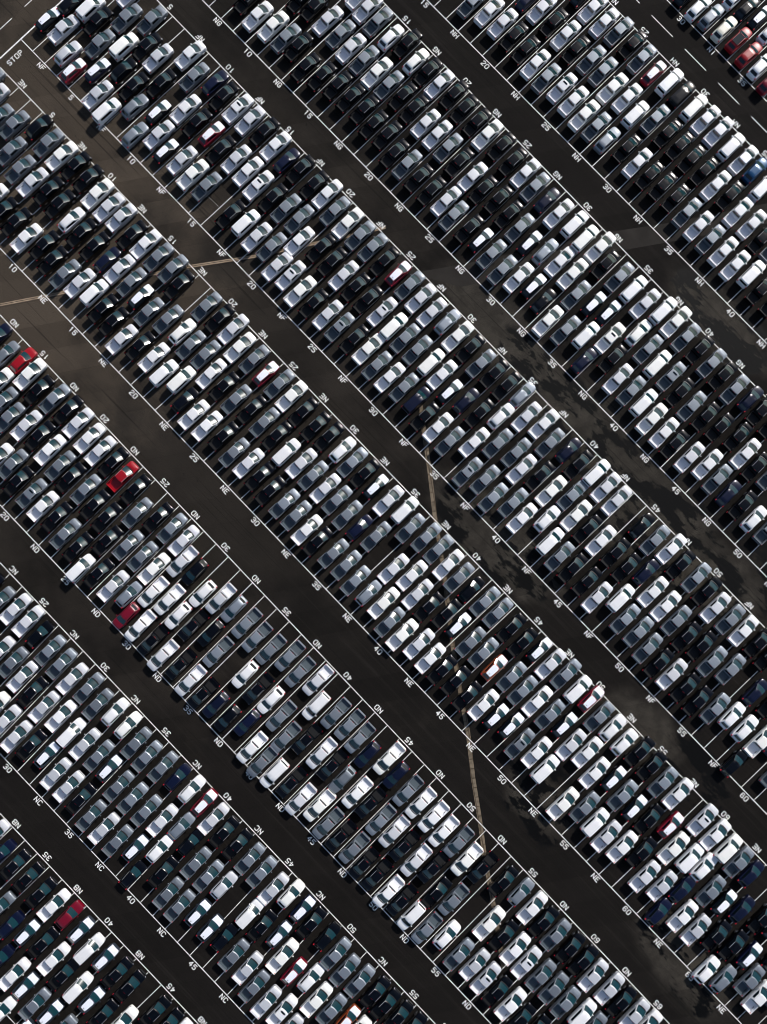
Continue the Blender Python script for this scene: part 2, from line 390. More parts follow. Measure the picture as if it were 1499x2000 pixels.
PAINT = {
 'w': paint('white_paint', (0.755, 0.76, 0.775), 0, .4, .5, .06),
 's': paint('silver_paint', (0.60, 0.615, 0.65), .4, .55, .45, .08),
 'g': paint('grey_paint', (0.235, 0.265, 0.305), .62, .58, .5, .2),
 'k': paint('black_paint', (0.001, 0.0014, 0.0032), 0, .24, .13, .3),
 'b': paint('navy_paint', (0.002, 0.004, 0.022), .2, .3, .3, .2),
 'r': paint('maroon_paint', (0.15, 0.0006, 0.012), 0, .35, .25, .15),
 'R': paint('red_paint', (0.30, 0.0004, 0.007), 0, .4, .1, .1),
 'B': paint('blue_paint', (0.004, 0.05, 0.13), .2, .3, .6, .1),
 'o': paint('orange_paint', (0.27, 0.05, 0.008), .2, .3, .9, .1),
 'c': paint('cream_paint', (0.70, 0.68, 0.58), 0, .4, .5, .04),
 'q': paint('pale_white_paint', (0.60, 0.61, 0.645), .1, .45, .45, .06),
 'n': paint('slate_paint', (0.030, 0.040, 0.058), .3, .35, .3, .3),
 'e': paint('warm_white_paint', (0.82, 0.82, 0.79), 0, .4, .5, .04)}
CNAME = {'w': 'white', 's': 'silver', 'g': 'grey', 'k': 'black', 'b': 'navy blue', 'r': 'dark red', 'R': 'bright red', 'B': 'blue', 'o': 'orange', 'c': 'cream', 'e': 'white', 'n': 'dark'}
GLASS = plain('tinted_glass', (0.001, 0.026, 0.033), .15, 0, 0, .6)
DARKG = plain('side_glass', (0.004, 0.008, 0.011), .08, 0, .3, .5)
MOULD_HIGHLIGHT = plain('roof_moulding_and_highlight', (.50, .51, .54), .35, .2)  # roof-side strip, its pale colour also painting in the roof-edge highlight
RUB = plain('tyre_rubber', (0.012, 0.012, 0.012), .8)
TRIM = plain('black_trim', (0.01, 0.01, 0.011), .5)
CHROME = plain('lamp_chrome', (0.75, 0.76, 0.8), .15, .9)
TAIL = plain('tail_lamp_red', (0.45, 0.008, 0.02), .2, 0, .8)
LINER = {'g': plain('grey_bed_liner', (.075, .098, .115), .6), 'k': plain('black_bed_liner', (.003, .0032, .004), .7), 'B': None, 'w': plain('white_bed', (.80, .81, .84), .5)}
FILM = plain('white_film', (0.80, 0.82, 0.90), .55)

# ---------------------------------------------------------------- mesh helpers
class MB:
    def __init__(s): s.v = []; s.f = []; s.m = []
    def add(s, vs, fs, mi=0):
        o = len(s.v); s.v += [tuple(v) for v in vs]; s.f += [tuple(i+o for i in f) for f in fs]; s.m += [mi]*len(fs)
    def box(s, x0, x1, y0, y1, z0, z1, mi=0):
        vs = [(x, y, z) for z in (z0, z1) for y in (y0, y1) for x in (x0, x1)]
        s.add(vs, [(0,2,3,1), (4,5,7,6), (0,1,5,4), (2,6,7,3), (0,4,6,2), (1,3,7,5)], mi)
    def grid(s, rows, mi=0, flip=False, close=False):
        n = len(rows[0]); vs = [p for r in rows for p in r]; fs = []
        for i in range(len(rows)-1):
            for j in range(n if close else n-1):
                k = (j+1) % n
                q = (i*n+j, i*n+k, (i+1)*n+k, (i+1)*n+j)
                fs.append(q[::-1] if flip else q)
        s.add(vs, fs, mi)
    def mesh(s, name, mats, angle=35):
        me = bpy.data.meshes.new(name); me.from_pydata(s.v, [], s.f)
        for m in mats: me.materials.append(m)
        me.polygons.foreach_set('material_index', s.m)
        me.shade_smooth()
        try: me.set_sharp_from_angle(angle=R_(angle))
        except Exception: pass
        me.update(); return me
def obj(name, me, parent=None):
    o = bpy.data.objects.new(name, me); COL.objects.link(o)
    if parent: o.parent = parent
    return o

def lerp_st(st, y):
    # st: list of (y, halfwidth, ztop) by decreasing y
    ys = [a[0] for a in st]
    if y >= ys[0]: return st[0][1:]
    for a, b in zip(st, st[1:]):
        if y >= b[0]:
            t = (a[0]-y)/(a[0]-b[0]); return tuple(a[k]+(b[k]-a[k])*t for k in (1, 2))
    return st[-1][1:]
def sec(w, zb, zt, crown=.05, r=.10):
    # half profile then mirrored, going from left bottom over the top to right bottom
    h = [(w-.03, zb), (w, zb+.12), (w+.005, zb+(zt-zb)*.55), (w-.02, zt-r), (w-.3*r-.02, zt-.3*r), (w-r-.03, zt), (w*.55, zt+crown*.7), (0, zt+crown)]
    return [(-a, z) for a, z in h] + [(a, z) for a, z in h[-2::-1]]
def lower_body(mb, st, zb, crown=.05, mi=0):
    rows = []
    for y, w_, zt in st:
        rows.append([(x, y, z) for x, z in sec(w_, zb, zt, crown)])
    mb.grid(rows, mi, flip=True)
    n = len(rows[0])
    mb.add(rows[0], [tuple(range(n))], mi); mb.add(rows[-1], [tuple(range(n))[::-1]], mi)
    mb.add([rows[0][0], rows[0][-1], rows[-1][-1], rows[-1][0]], [(0, 1, 2, 3)], mi)
NF_, NS_, NR_ = 7, 6, 5
def ring(hwf, hwr, yf, yr, z, bowf=.15, bowr=.05):
    pts = []
    for i in range(NF_):
        u = 1-2*i/(NF_-1); pts.append((u*hwf, yf-bowf*abs(u)**2.2, z))
    for i in range(1, NS_):
        t = i/NS_; y0 = yf-bowf; y1 = yr+bowr
        pts.append((-(hwf+(hwr-hwf)*t)-.02*math.sin(math.pi*t), y0+(y1-y0)*t, z))
    for i in range(NR_):
        u = -1+2*i/(NR_-1); pts.append((u*hwr, yr+bowr*abs(u)**2.2, z))
    for i in range(1, NS_):
        t = 1-i/NS_; y0 = yf-bowf; y1 = yr+bowr
        pts.append(((hwf+(hwr-hwf)*t)+.02*math.sin(math.pi*t), y0+(y1-y0)*t, z))
    return pts
def lerp3(a, b, t): return tuple(a[k]+(b[k]-a[k])*t for k in range(3))
def greenhouse(mb, L0, L1, L2, crown=.04, mi=0):
    r0, r1, r2 = ring(*L0), ring(*L1), ring(*L2)
    cx = (0, (L2[2]+L2[3])/2, L2[4]+crown)
    r3 = [lerp3(p, cx, .45) for p in r2]; r3 = [(a, b, L2[4]+crown*.8) for a, b, c in r3]
    mb.grid([r0, r1, r2, r3], mi, close=True)
    n = len(r3); mb.add(r3+[cx], [(i, (i+1) % n, n) for i in range(n)], mi)
    return r0, r1
def glass(r0, r1, idx, t0, t1, off, trim=0.0):
    mb = MB(); rows = []
    ids = list(idx)
    cxy = (sum(p[0] for p in r0)/len(r0), sum(p[1] for p in r0)/len(r0))
    for t in (t0, (t0+t1)/2, t1):
        row = []
        for k, i in enumerate(ids):
            p = lerp3(r0[i % len(r0)], r1[i % len(r1)], t)
            if k == 0 and trim: p = lerp3(p, lerp3(r0[ids[1] % len(r0)], r1[ids[1] % len(r1)], t), trim)
            if k == len(ids)-1 and trim: p = lerp3(p, lerp3(r0[ids[-2] % len(r0)], r1[ids[-2] % len(r1)], t), trim)
            row.append(p)
        rows.append(row)
    # offset along mean normal
    A = Vector(rows[0][-1])-Vector(rows[0][0]); B = Vector(rows[-1][len(ids)//2])-Vector(rows[0][len(ids)//2])
    nn = A.cross(B).normalized()
    c = Vector(rows[1][len(ids)//2])-Vector((cxy[0], cxy[1], rows[1][0][2]))
    fl = False
    if nn.dot(c) < 0: nn = -nn; fl = True
    rows = [[tuple(Vector(p)+nn*off) for p in r] for r in rows]
    mb.grid(rows, 0, flip=fl); return mb
def wheel_mb(x, y, r=.37, wd=.25):
    mb = MB(); n = 14; s = 1 if x > 0 else -1
    prof = [(0, r*.0), (0, r*.55), (.03, r*.62), (.0, r*.95), (.04, r), (wd-.04, r), (wd, r*.9)]
    rows = [[(x-s*a, y+q*math.cos(2*math.pi*k/n), r+q*math.sin(2*math.pi*k/n)) for k in range(n)] for a, q in prof]
    for i in range(len(rows)-1):
        nn = n; vs = rows[i]+rows[i+1]
        mb.add(vs, [((k, (k+1) % nn, nn+(k+1) % nn, nn+k) if s > 0 else (nn+k, nn+(k+1) % nn, (k+1) % nn, k)) for k in range(nn)], 1 if i < 2 else 0)
    return mb
def lump(x, y, z, sx, sy, sz, n=8, m=5):
    mb = MB(); rows = []
    for i in range(m+1):
        a = -math.pi/2+math.pi*i/m
        rows.append([(x+sx*math.copysign(abs(math.cos(a))**.6, 1)*math.copysign(abs(math.cos(2*math.pi*k/n))**.7, math.cos(2*math.pi*k/n)),
                      y+sy*abs(math.cos(a))**.6*math.copysign(abs(math.sin(2*math.pi*k/n))**.7, math.sin(2*math.pi*k/n)), z+sz*math.sin(a)) for k in range(n)])
    mb.grid(rows, 0, close=True); return mb

# ---------------------------------------------------------------- vehicle kinds: list of (part name, mesh builder, material slot or None = paint, parent part)
def common(parts, W, yw, ymir, zmir, fr, rr, zh, zt, hx, tx, rw=.37):
    for s in (-1, 1):
        for y in yw: parts.append(('wheel', wheel_mb(s*(W+.01), y, rw), [RUB, CHROME]))
        parts.append(('mirror', lump(s*(W+.12), ymir, zmir, .13, .09, .10), None))
        parts.append(('headlight', lump(s*hx, fr-.10, zh, .15, .16, .09), [CHROME]))
        parts.append(('taillight', lump(s*(tx+.02), rr+.06, zt, .10, .15, .12), [TAIL]))
def glasses(parts, r0, r1, tw=(.05, .95), front_names=True, rear=True, rt=(.15, .9), side_gap=1, tr=.12):
    parts.append(('windshield', glass(r0, r1, range(0, NF_), tw[0], tw[1], .012, tr), [GLASS]))
    a = NF_-1
    parts.append(('side_window', glass(r0, r1, range(a+side_gap, a+NS_-side_gap+1), .18, .88, .012), [DARKG]))
    if rear: parts.append(('rear_window', glass(r0, r1, range(a+NS_, a+NS_+NR_), rt[0], rt[1], .012, .3), [DARKG]))
    b = a+NS_+NR_-1
    parts.append(('side_window', glass(r0, r1, range(b+side_gap, b+NS_-side_gap+1), .18, .88, .012), [DARKG]))
def pickup():
    parts = []; mb = MB()
    st = [(2.72, .58, .84), (2.69, .74, .95), (2.60, .86, 1.03), (2.44, .94, 1.09), (2.2, .975, 1.125), (1.45, .99, 1.16), (.2, 1.0, 1.17), (-1.00, 1.0, 1.17)]
    lower_body(mb, st, .40, .045)
    rows = []
    for y, f in ((2.38, 0), (2.28, 1), (1.80, 1), (1.70, 0)):
        w_, zt = lerp_st(st, y)
        rows.append([(u*.62*(w_), y, zt+.040*(1-u*u*.5)+(.035*f if abs(u) < .99 else -.02)) for u in (-1, -.93, -.5, 0, .5, .93, 1)])
    mb.grid(rows, 0, flip=True)
    r0, r1 = greenhouse(mb, (.93, .94, 1.62, -.98, 1.16), (.79, .81, .74, -.84, 1.68), (.73, .75, .66, -.78, 1.75), .022)
    parts.append(('body', mb, None))
    bed = MB(); yb0, yb1 = -2.64, -1.02
    bed.box(-1.0, -.945, yb0, yb1, .48, 1.19); bed.box(.945, 1.0, yb0, yb1, .48, 1.19)
    bed.box(-.945, .945, yb1-.05, yb1, .60, 1.17)
    bed.box(-.945, .945, yb0, yb1-.05, .50, .72, 1)
    for s in (-1, 1): bed.box(min(s*.945, s*.82), max(s*.945, s*.82), -2.10, -1.45, .72, .93, 1)
    for i in range(7): bed.box(-.70+i*.22, -.62+i*.22, yb0+.05, yb1-.1, .72, .735, 1)
    parts.append(('bed', bed, None))
    tg = MB(); tg.box(-.995, .995, -2.71, -2.645, .55, 1.185); tg.box(-.9, .9, -2.80, -2.71, .42, .56, 0)
    parts.append(('tailgate', tg, None))
    cw = MB(); cw.grid([[(u*.86, y-.14*abs(u)**2.2, 1.245-.065*abs(u)**3+dz) for u in (-1, -.75, -.5, -.25, 0, .25, .5, .75, 1)] for y, dz in ((1.75, -.012), (1.60, .012))], 0, flip=True); parts.append(('cowl_vent', cw, [TRIM]))
    for s in (-1, 1):
        rs = MB(); rs.box(min(s*.745, s*.775), max(s*.745, s*.775), -.72, .56, 1.722, 1.752); parts.append(('roof_strip', rs, [MOULD_HIGHLIGHT]))
    bl = MB(); bl.box(-.22, .22, -.862, -.828, 1.66, 1.695); parts.append(('brake_light', bl, [TAIL]))
    glasses(parts, r0, r1)
    common(parts, .99, (1.80, -1.70), 1.12, 1.24, 2.64, -2.68, .90, .95, .74, .955, .40)
    return parts
def sunroof():
    mb = MB(); mb.box(-.38, .38, .18, .44, 1.775, 1.803); return mb
def suv():
    parts = []; mb = MB()
    st = [(2.46, .55, .84), (2.42, .72, .94), (2.25, .88, 1.02), (1.9, .955, 1.08), (1.35, .985, 1.12), (-1.9, .985, 1.12), (-2.3, .95, 1.10), (-2.43, .86, 1.02)]
    lower_body(mb, st, .36, .06)
    r0, r1 = greenhouse(mb, (.92, .90, 1.50, -2.36, 1.11), (.80, .81, .80, -2.22, 1.71), (.74, .76, .70, -2.14, 1.79), .05)
    parts.append(('body', mb, None)); glasses(parts, r0, r1, rt=(.2, .8))
    common(parts, .975, (1.5, -1.5), 1.02, 1.16, 2.36, -2.40, .82, 1.0, .70, .86)
    return parts
def crossover():
    parts = []; mb = MB()
    st = [(2.34, .50, .78), (2.30, .68, .88), (2.12, .84, .96), (1.75, .92, 1.02), (1.2, .945, 1.06), (-1.6, .945, 1.06), (-2.1, .90, 1.03), (-2.34, .74, .92)]
    lower_body(mb, st, .32, .06)
    r0, r1 = greenhouse(mb, (.89, .78, 1.30, -2.18, 1.05), (.73, .66, .45, -1.66, 1.55), (.67, .60, .36, -1.56, 1.61), .04)
    parts.append(('body', mb, None)); glasses(parts, r0, r1, rt=(.2, .85))
    for s in (-1, 1):
        rl = MB(); rl.box(min(s*.655, s*.685), max(s*.655, s*.685), -1.4, .2, 1.60, 1.64); parts.append(('roof_rail', rl, [TRIM]))
    common(parts, .93, (1.42, -1.38), .88, 1.10, 2.22, -2.28, .80, .96, .66, .78, .35)
    return parts
def hatchback():
    parts = []; mb = MB()
    st = [(2.28, .52, .72), (2.24, .68, .82), (2.06, .81, .90), (1.7, .885, .96), (1.1, .915, 1.01), (-1.5, .92, 1.02), (-2.0, .87, 1.00), (-2.2, .77, .95), (-2.30, .66, .86)]
    lower_body(mb, st, .28, .05)
    r0, r1 = greenhouse(mb, (.85, .72, 1.28, -2.14, 1.01), (.68, .58, .42, -1.72, 1.46), (.62, .52, .34, -1.62, 1.53), .035)
    parts.append(('body', mb, None)); glasses(parts, r0, r1, rt=(.15, .85))
    common(parts, .905, (1.38, -1.36), .86, 1.05, 2.14, -2.20, .72, .98, .64, .74, .33)
    return parts
def compact():
    parts = []; mb = MB()
    st = [(2.22, .50, .74), (2.18, .68, .84), (2.02, .82, .92), (1.7, .895, .97), (1.2, .92, 1.01), (-1.5, .92, 1.03), (-2.0, .86, 1.00), (-2.24, .68, .88)]
    lower_body(mb, st, .28, .05)
    L1 = (.62, .52, .52, -1.50, 1.44)
    r0, r1 = greenhouse(mb, (.85, .70, 1.30, -2.05, 1.01), L1, (.56, .47, .42, -1.40, 1.50), .03)
    parts.append(('body', mb, None)); glasses(parts, r0, r1, rt=(.15, .85))
    hf = MB(); rows = []
    for i in range(9):
        y = 2.16-i*(2.16-1.26)/8; w_, zt = lerp_st(st, y); hw = w_*.86
        rows.append([(u*hw, y-(.10*u*u if i > 4 else 0), zt+.055*(1-u*u)+.012) for u in (-1, -.6, -.2, .2, .6, 1)])
    hf.grid(rows, 0, flip=True); parts.append(('hood_film', hf, [FILM]))
    rf = MB(); rows = []
    for i in range(7):
        t = i/6; y = .44-t*1.90; hw = .565+(.465-.565)*t
        rows.append([(u*hw, y-(.10*u*u*(1-t)), 1.532-.028*u*u-.05*(2*t-1)**4*.6+.012) for u in (-1, -.6, -.2, .2, .6, 1)])
    rf.grid(rows, 0, flip=True); parts.append(('roof_film', rf, [FILM]))
    parts.append(('antenna', lump(0.0, -1.22, 1.55, .05, .09, .06), [TRIM]))
    common(parts, .91, (1.36, -1.32), .90, 1.05, 2.10, -2.16, .76, .92, .66, .70, .34)
    return parts
BUILD = {'p': pickup, 'v': suv, 'u': crossover, 'd': hatchback, 'f': compact}
KIND = {'p': ('pickup_truck', 'pickup truck', 'pickup trucks parked nose to tail in the lanes'),
        'v': ('suv', 'suv', 'boxy long-roofed vehicles parked in the lanes'),
        'u': ('crossover_car', 'crossover', 'crossovers parked in the lanes'),
        'd': ('hatchback', 'hatchback', 'hatchbacks parked in the lanes'),
        'f': ('compact_car', 'compact car', 'compact cars with white protective film')}
PARTS = {k: f() for k, f in BUILD.items()}
for k_, (fx, fy) in {'p': (.915, .975), 'v': (.94, .985), 'u': (.95, .99), 'd': (.97, 1), 'f': (.97, 1)}.items():
    for _n, _m, _s in PARTS[k_]: _m.v = [(a*fx, b*fy, c) for a, b, c in _m.v]
MESH = {}
def liner(pk):
    return LINER['g'] if pk in 'gbB' else LINER['k'] if pk == 'k' else LINER['w'] if pk in 'wsecq' else PAINT[pk]
def part_mesh(kind, i, pk):
    name, mb, ms = PARTS[kind][i]
    key = (kind, i, pk if ms is None else '-')
    if key not in MESH: MESH[key] = mb.mesh(name, ([PAINT[pk], liner(pk)] if name == 'bed' else [PAINT[pk]]) if ms is None else ms)
    return MESH[key]
SUNM = None
# ---------------------------------------------------------------- ground
def ground_material():
    m, nt, b = mat('asphalt'); L = nt.links.new
    tc = N(nt, 'ShaderNodeTexCoord'); V = tc.outputs['Object']
    def noise(scale, detail=6, sc=(1, 1, 1), rough=.6):
        mp = N(nt, 'ShaderNodeMapping'); mp.inputs['Scale'].default_value = sc; L(V, mp.inputs[0])
        n = N(nt, 'ShaderNodeTexNoise'); n.inputs['Scale'].default_value = scale; n.inputs['Detail'].default_value = detail; n.inputs['Roughness'].default_value = rough
        L(mp.outputs[0], n.inputs['Vector']); return n.outputs[0]
    def ramp(v, a, b_, c=0., d=1.):
        r = N(nt, 'ShaderNodeMapRange', interpolation_type='SMOOTHSTEP'); L(v, r.inputs[0])
        for k, x in zip((1, 2, 3, 4), (a, b_, c, d)): r.inputs[k].default_value = x
        return r.outputs[0]
    def math_(op, a, b_):
        n = N(nt, 'ShaderNodeMath', operation=op)
        for k, x in ((0, a), (1, b_)):
            if isinstance(x, (int, float)): n.inputs[k].default_value = x
            else: L(x, n.inputs[k])
        return n.outputs[0]
    def mix(f, a, b_):
        n = N(nt, 'ShaderNodeMix', data_type='RGBA'); L(f, n.inputs[0])
        for k, x in ((6, a), (7, b_)):
            if isinstance(x, tuple): n.inputs[k].default_value = x+(1,)
            else: L(x, n.inputs[k])
        return n.outputs[2]
    warp = noise(.09, 5)
    def blob(cx, cy, rx, ry):
        mp = N(nt, 'ShaderNodeMapping'); mp.inputs['Location'].default_value = (-cx/rx, -cy/ry, 0); mp.inputs['Scale'].default_value = (1/rx, 1/ry, 1); L(V, mp.inputs[0])
        ln = N(nt, 'ShaderNodeVectorMath', operation='LENGTH'); L(mp.outputs[0], ln.inputs[0])
        d = math_('ADD', ln.outputs['Value'], math_('MULTIPLY', math_('SUBTRACT', warp, .5), 1.6))
        return ramp(d, .55, 1.15, 1., 0.)
    def acc(bl):
        o = None
        for a in bl:
            x = blob(*a); o = x if o is None else math_('MAXIMUM', o, x)
        return o
    base = mix(noise(.35, 8), (.0050, .0042, .0037), (.0100, .0085, .0074))
    streak = noise(.6, 6, (.05, 1.9, 1), .7); base = mix(ramp(streak, .48, .75, 0, .7), base, (.0185, .0160, .0140))
    # aged paler paving with a warm light glow painted in, towards the lot's western corner
    paving_glow = blob(-88, 2, 52, 34)
    paving_glow_wide = blob(-80, 0, 90, 60)
    base = mix(math_('MULTIPLY', paving_glow_wide, .65), base, (.028, .0235, .0188))
    base = mix(math_('MULTIPLY', paving_glow, .70), base, (.074, .058, .043))
    # worn paving with wet patches
    worn = acc([(26, 44, 28, 8), (8, 46, 12, 6), (-8, 46, 16, 5), (13, 72, 12, 4), (9, 24, 9, 5), (50, 20, 8, 4), (80, 0, 10, 5), (46, 1, 7, 4), (17, 24, 10, 6), (40, 43, 14, 6)])
    base = mix(math_('MULTIPLY', worn, ramp(noise(.5, 8), .3, .7, .45, 1.)), base, (.042, .037, .030))
    wn = noise(.22, 10, (.55, 1.25, 1), .70)
    wetr = acc([(24, 44, 26, 9), (8, 46, 10, 5), (13, 72, 12, 5), (15, 24, 13, 6), (45, 2, 10, 6), (60, 21, 8, 5), (80, 1, 10, 6), (36, 47, 16, 9), (-3, 46, 6, 4)])
    wet = math_('MULTIPLY', ramp(wn, .495, .525), ramp(wetr, .15, .6))
    base = mix(wet, base, (.0012, .0012, .0012))
    spots = math_('MULTIPLY', ramp(noise(1.3, 3), .69, .72), .75); base = mix(spots, base, (.003, .003, .003))
    # paving lanes laid across the aisles, with faint seams between them
    dp = N(nt, 'ShaderNodeVectorMath', operation='DOT_PRODUCT'); L(V, dp.inputs[0]); dp.inputs[1].default_value = (.84/3.9, -.54/3.9, 0)
    pf = math_('FRACT', dp.outputs['Value'], 0); fl = math_('FLOOR', dp.outputs['Value'], 0)
    wn1 = N(nt, 'ShaderNodeTexWhiteNoise', noise_dimensions='1D'); L(fl, wn1.inputs['W'])
    seam = ramp(math_('ABSOLUTE', math_('SUBTRACT', pf, .5), 0), .485, .499, 1., .72)
    tone = math_('MULTIPLY', seam, ramp(wn1.outputs['Value'], 0, 1, .86, 1.14))
    ts = N(nt, 'ShaderNodeVectorMath', operation='SCALE'); L(base, ts.inputs[0]); L(tone, ts.inputs['Scale']); base = ts.outputs[0]
    trk = noise(.9, 4, (.035, 2.6, 1), .5); base = mix(ramp(trk, .60, .66, 0, .45), base, (.0042, .0038, .0036))
    fine = N(nt, 'ShaderNodeTexNoise'); fine.inputs['Scale'].default_value = 9; fine.inputs['Detail'].default_value = 3; L(V, fine.inputs['Vector'])
    fm = N(nt, 'ShaderNodeVectorMath', operation='SCALE'); L(base, fm.inputs[0]); L(ramp(fine.outputs[0], .25, .75, .6, 1.4), fm.inputs['Scale'])
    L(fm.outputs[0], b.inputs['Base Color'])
    b.inputs['Specular IOR Level'].default_value = .12
    L(ramp(wet, 0, 1, .9, .6), b.inputs['Roughness'])
    return m
def polygon(name, pts, z, m, label=None):
    me = bpy.data.meshes.new(name); me.from_pydata([(x, y, z) for x, y in pts], [], [tuple(range(len(pts)))]); me.materials.append(m)
    if me.polygons[0].normal.z < 0: me.flip_normals()
    me.update()
    o = obj(name, me); o['kind'] = 'structure'; return o
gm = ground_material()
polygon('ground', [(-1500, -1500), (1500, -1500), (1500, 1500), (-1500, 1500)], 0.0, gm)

# paler repaving strip and concrete joints
def patch_mat(name, c1, c2, sc=1.2, joint=0):
    m, nt, b = mat(name); tc = N(nt, 'ShaderNodeTexCoord'); n = N(nt, 'ShaderNodeTexNoise'); n.inputs['Scale'].default_value = sc; n.inputs['Detail'].default_value = 8
    nt.links.new(tc.outputs['Object'], n.inputs['Vector']); mx = N(nt, 'ShaderNodeMix', data_type='RGBA')
    r = N(nt, 'ShaderNodeMapRange'); r.inputs[1].default_value = .3; r.inputs[2].default_value = .7; nt.links.new(n.outputs[0], r.inputs[0])
    nt.links.new(r.outputs[0], mx.inputs[0]); mx.inputs[6].default_value = c1+(1,); mx.inputs[7].default_value = c2+(1,)
    nt.links.new(mx.outputs[2], b.inputs['Base Color']); b.inputs['Roughness'].default_value = .9; b.inputs['Specular IOR Level'].default_value = .2
    return m
pm = patch_mat('aged_asphalt', (.016, .0138, .0118), (.025, .022, .019), .4)
polygon('asphalt_patch', [(-30.2, 43.6), (-29.0, 40.2), (-17.88, 46.98), (-15.24, 51.01), (-5.45, 67.81), (.84, 77.27), (10.5, 92.24), (20, 107), (17.5, 109), (8.22, 94.5), (-2.63, 77.35), (-7.73, 70.04), (-20.34, 49.36), (-23.74, 44.31)], .004, pm)
cm = patch_mat('concrete', (.18, .13, .09), (.36, .27, .19), 1.4)
def strip(name, pts, wd, z, m, gap=None):
    mb = MB()
    V2 = [Vector(p) for p in pts]; L_ = []; R__ = []
    for i, p in enumerate(V2):
        d = (V2[min(i+1, len(V2)-1)]-V2[max(i-1, 0)]).normalized(); nn = Vector((-d.y, d.x))
        L_.append((p.x+nn.x*wd/2, p.y+nn.y*wd/2, z)); R__.append((p.x-nn.x*wd/2, p.y-nn.y*wd/2, z))
    mb.grid([R__, L_], 0)
    o = obj(name, mb.mesh(name, [m])); o['kind'] = 'structure'
    if o.data.polygons[0].normal.z < 0: o.data.flip_normals()
    return o
S1 = [(-67.42, -9.94), (-64.63, -6.12), (-59.68, 1.58), (-49.12, 18.59), (-42.99, 27.41), (-40.48, 31.54), (-35.44, 39.8), (-32.4, 45.0)]
strip('drain_channel', [(x-.0, y) for x, y in S1], .19, .008, cm)
strip('drain_channel', [(x-.22, y+.14) for x, y in S1], .17, .008, cm)
strip('drain_bed', [(x-.11, y+.07) for x, y in S1], .52, .005, patch_mat('drain_grime', (.03, .024, .018), (.06, .05, .035)))
S2 = [(-9.02, 29.92), (-5.19, 27.1), (-.69, 23.85), (4.64, 19.8), (9.5, 16.42), (13.95, 13.2), (20.79, 8.01), (28.52, 2.7), (31.82, .59), (37.32, -3.64), (42.41, -7.17), (47.98, -11.27), (51.89, -13.77), (56.94, -17.26), (60.67, -19.92)]
def slab_mat():
    m = patch_mat('concrete_slabs', (.12, .095, .066), (.22, .175, .125), 1.6); nt = m.node_tree; b = nt.nodes['Principled BSDF']
    tc = N(nt, 'ShaderNodeTexCoord'); br = N(nt, 'ShaderNodeTexBrick'); mp = N(nt, 'ShaderNodeMapping'); mp.inputs['Rotation'].default_value = (0, 0, .6)
    nt.links.new(tc.outputs['Object'], mp.inputs[0]); nt.links.new(mp.outputs[0], br.inputs[0]); br.inputs['Scale'].default_value = .35
    br.inputs['Color1'].default_value = (1, 1, 1, 1); br.inputs['Color2'].default_value = (.8, .8, .8, 1); br.inputs['Mortar'].default_value = (.45, .42, .4, 1); br.inputs['Mortar Size'].default_value = .03
    mx = N(nt, 'ShaderNodeMix', data_type='RGBA', blend_type='MULTIPLY'); mx.inputs[0].default_value = 1
    src = b.inputs['Base Color'].links[0].from_socket
    nt.links.new(src, mx.inputs[6]); nt.links.new(br.outputs[0], mx.inputs[7]); nt.links.new(mx.outputs[2], b.inputs['Base Color']); return m
strip('concrete_strip', S2, .66, .008, slab_mat())

# ---------------------------------------------------------------- painted markings
lm, nt_, b_ = mat('line_paint')
tc = N(nt_, 'ShaderNodeTexCoord'); n1 = N(nt_, 'ShaderNodeTexNoise'); n1.inputs['Scale'].default_value = 2.5; n1.inputs['Detail'].default_value = 8
nt_.links.new(tc.outputs['Object'], n1.inputs['Vector'])
mx = N(nt_, 'ShaderNodeMix', data_type='RGBA'); mx.inputs[6].default_value = (.40, .40, .39, 1); mx.inputs[7].default_value = (.78, .78, .77, 1)
rr_ = N(nt_, 'ShaderNodeMapRange'); rr_.inputs[1].default_value = .3; rr_.inputs[2].default_value = .55; nt_.links.new(n1.outputs[0], rr_.inputs[0]); nt_.links.new(rr_.outputs[0], mx.inputs[0])
nt_.links.new(mx.outputs[2], b_.inputs['Base Color']); b_.inputs['Roughness'].default_value = .8
def seg(mb, a, b, wd, z):
    a = Vector(a); b = Vector(b); d = (b-a).normalized(); n = Vector((-d.y, d.x))*wd/2
    mb.add([(a.x-n.x, a.y-n.y, z), (b.x-n.x, b.y-n.y, z), (b.x+n.x, b.y+n.y, z), (a.x+n.x, a.y+n.y, z)], [(0, 1, 2, 3)])
NR = {'NB': (24, 56), 'NC': (10, 70), 'ND': (1, 76), 'NE': (-8, 78), 'NF': (1, 80), 'NG': (1, 80), 'NH': (8, 66), 'NI': (20, 54)}
for b in NR:
    a0, a1 = NR[b]; mb = MB()
    for e in '01':
        if b+e in ('NB0', 'NI1'): pass
        seg(mb, edgept(b+e, a0-.5), edgept(b+e, a1+.5), .132, .014)
    for n in range(a0, a1+2):
        p0 = Vector(edgept(b+'0', n-.5)); p1 = Vector(edgept(b+'1', n-.5)); d = (p1-p0).normalized()*.08
        seg(mb, p0+d, p1-d, .105, .012)
    o = obj('road_markings', mb.mesh('road_markings', [lm])); o['kind'] = 'structure'
mb = MB()
seg(mb, (-92.8, 13), (-92.9, 40), .22, .016)
for y0, y1 in ((23.3, 25.9), (28.6, 31.2), (33.9, 36.5), (18, 20.6)): seg(mb, (-96.2, y0), (-96.2, y1), .12, .012)
seg(mb, (-101.5, 20), (-101.5, 34), .15, .012)
for k in range(-4, 6): seg(mb, (-27.94+k*7.38, 98.14), (-23.24+k*7.38, 98.14), .13, .012)
seg(mb, (-58.0, 28.5), (-52.6, 28.5+.2), .02, .012)
o = obj('road_markings', mb.mesh('road_markings', [lm])); o['kind'] = 'structure'
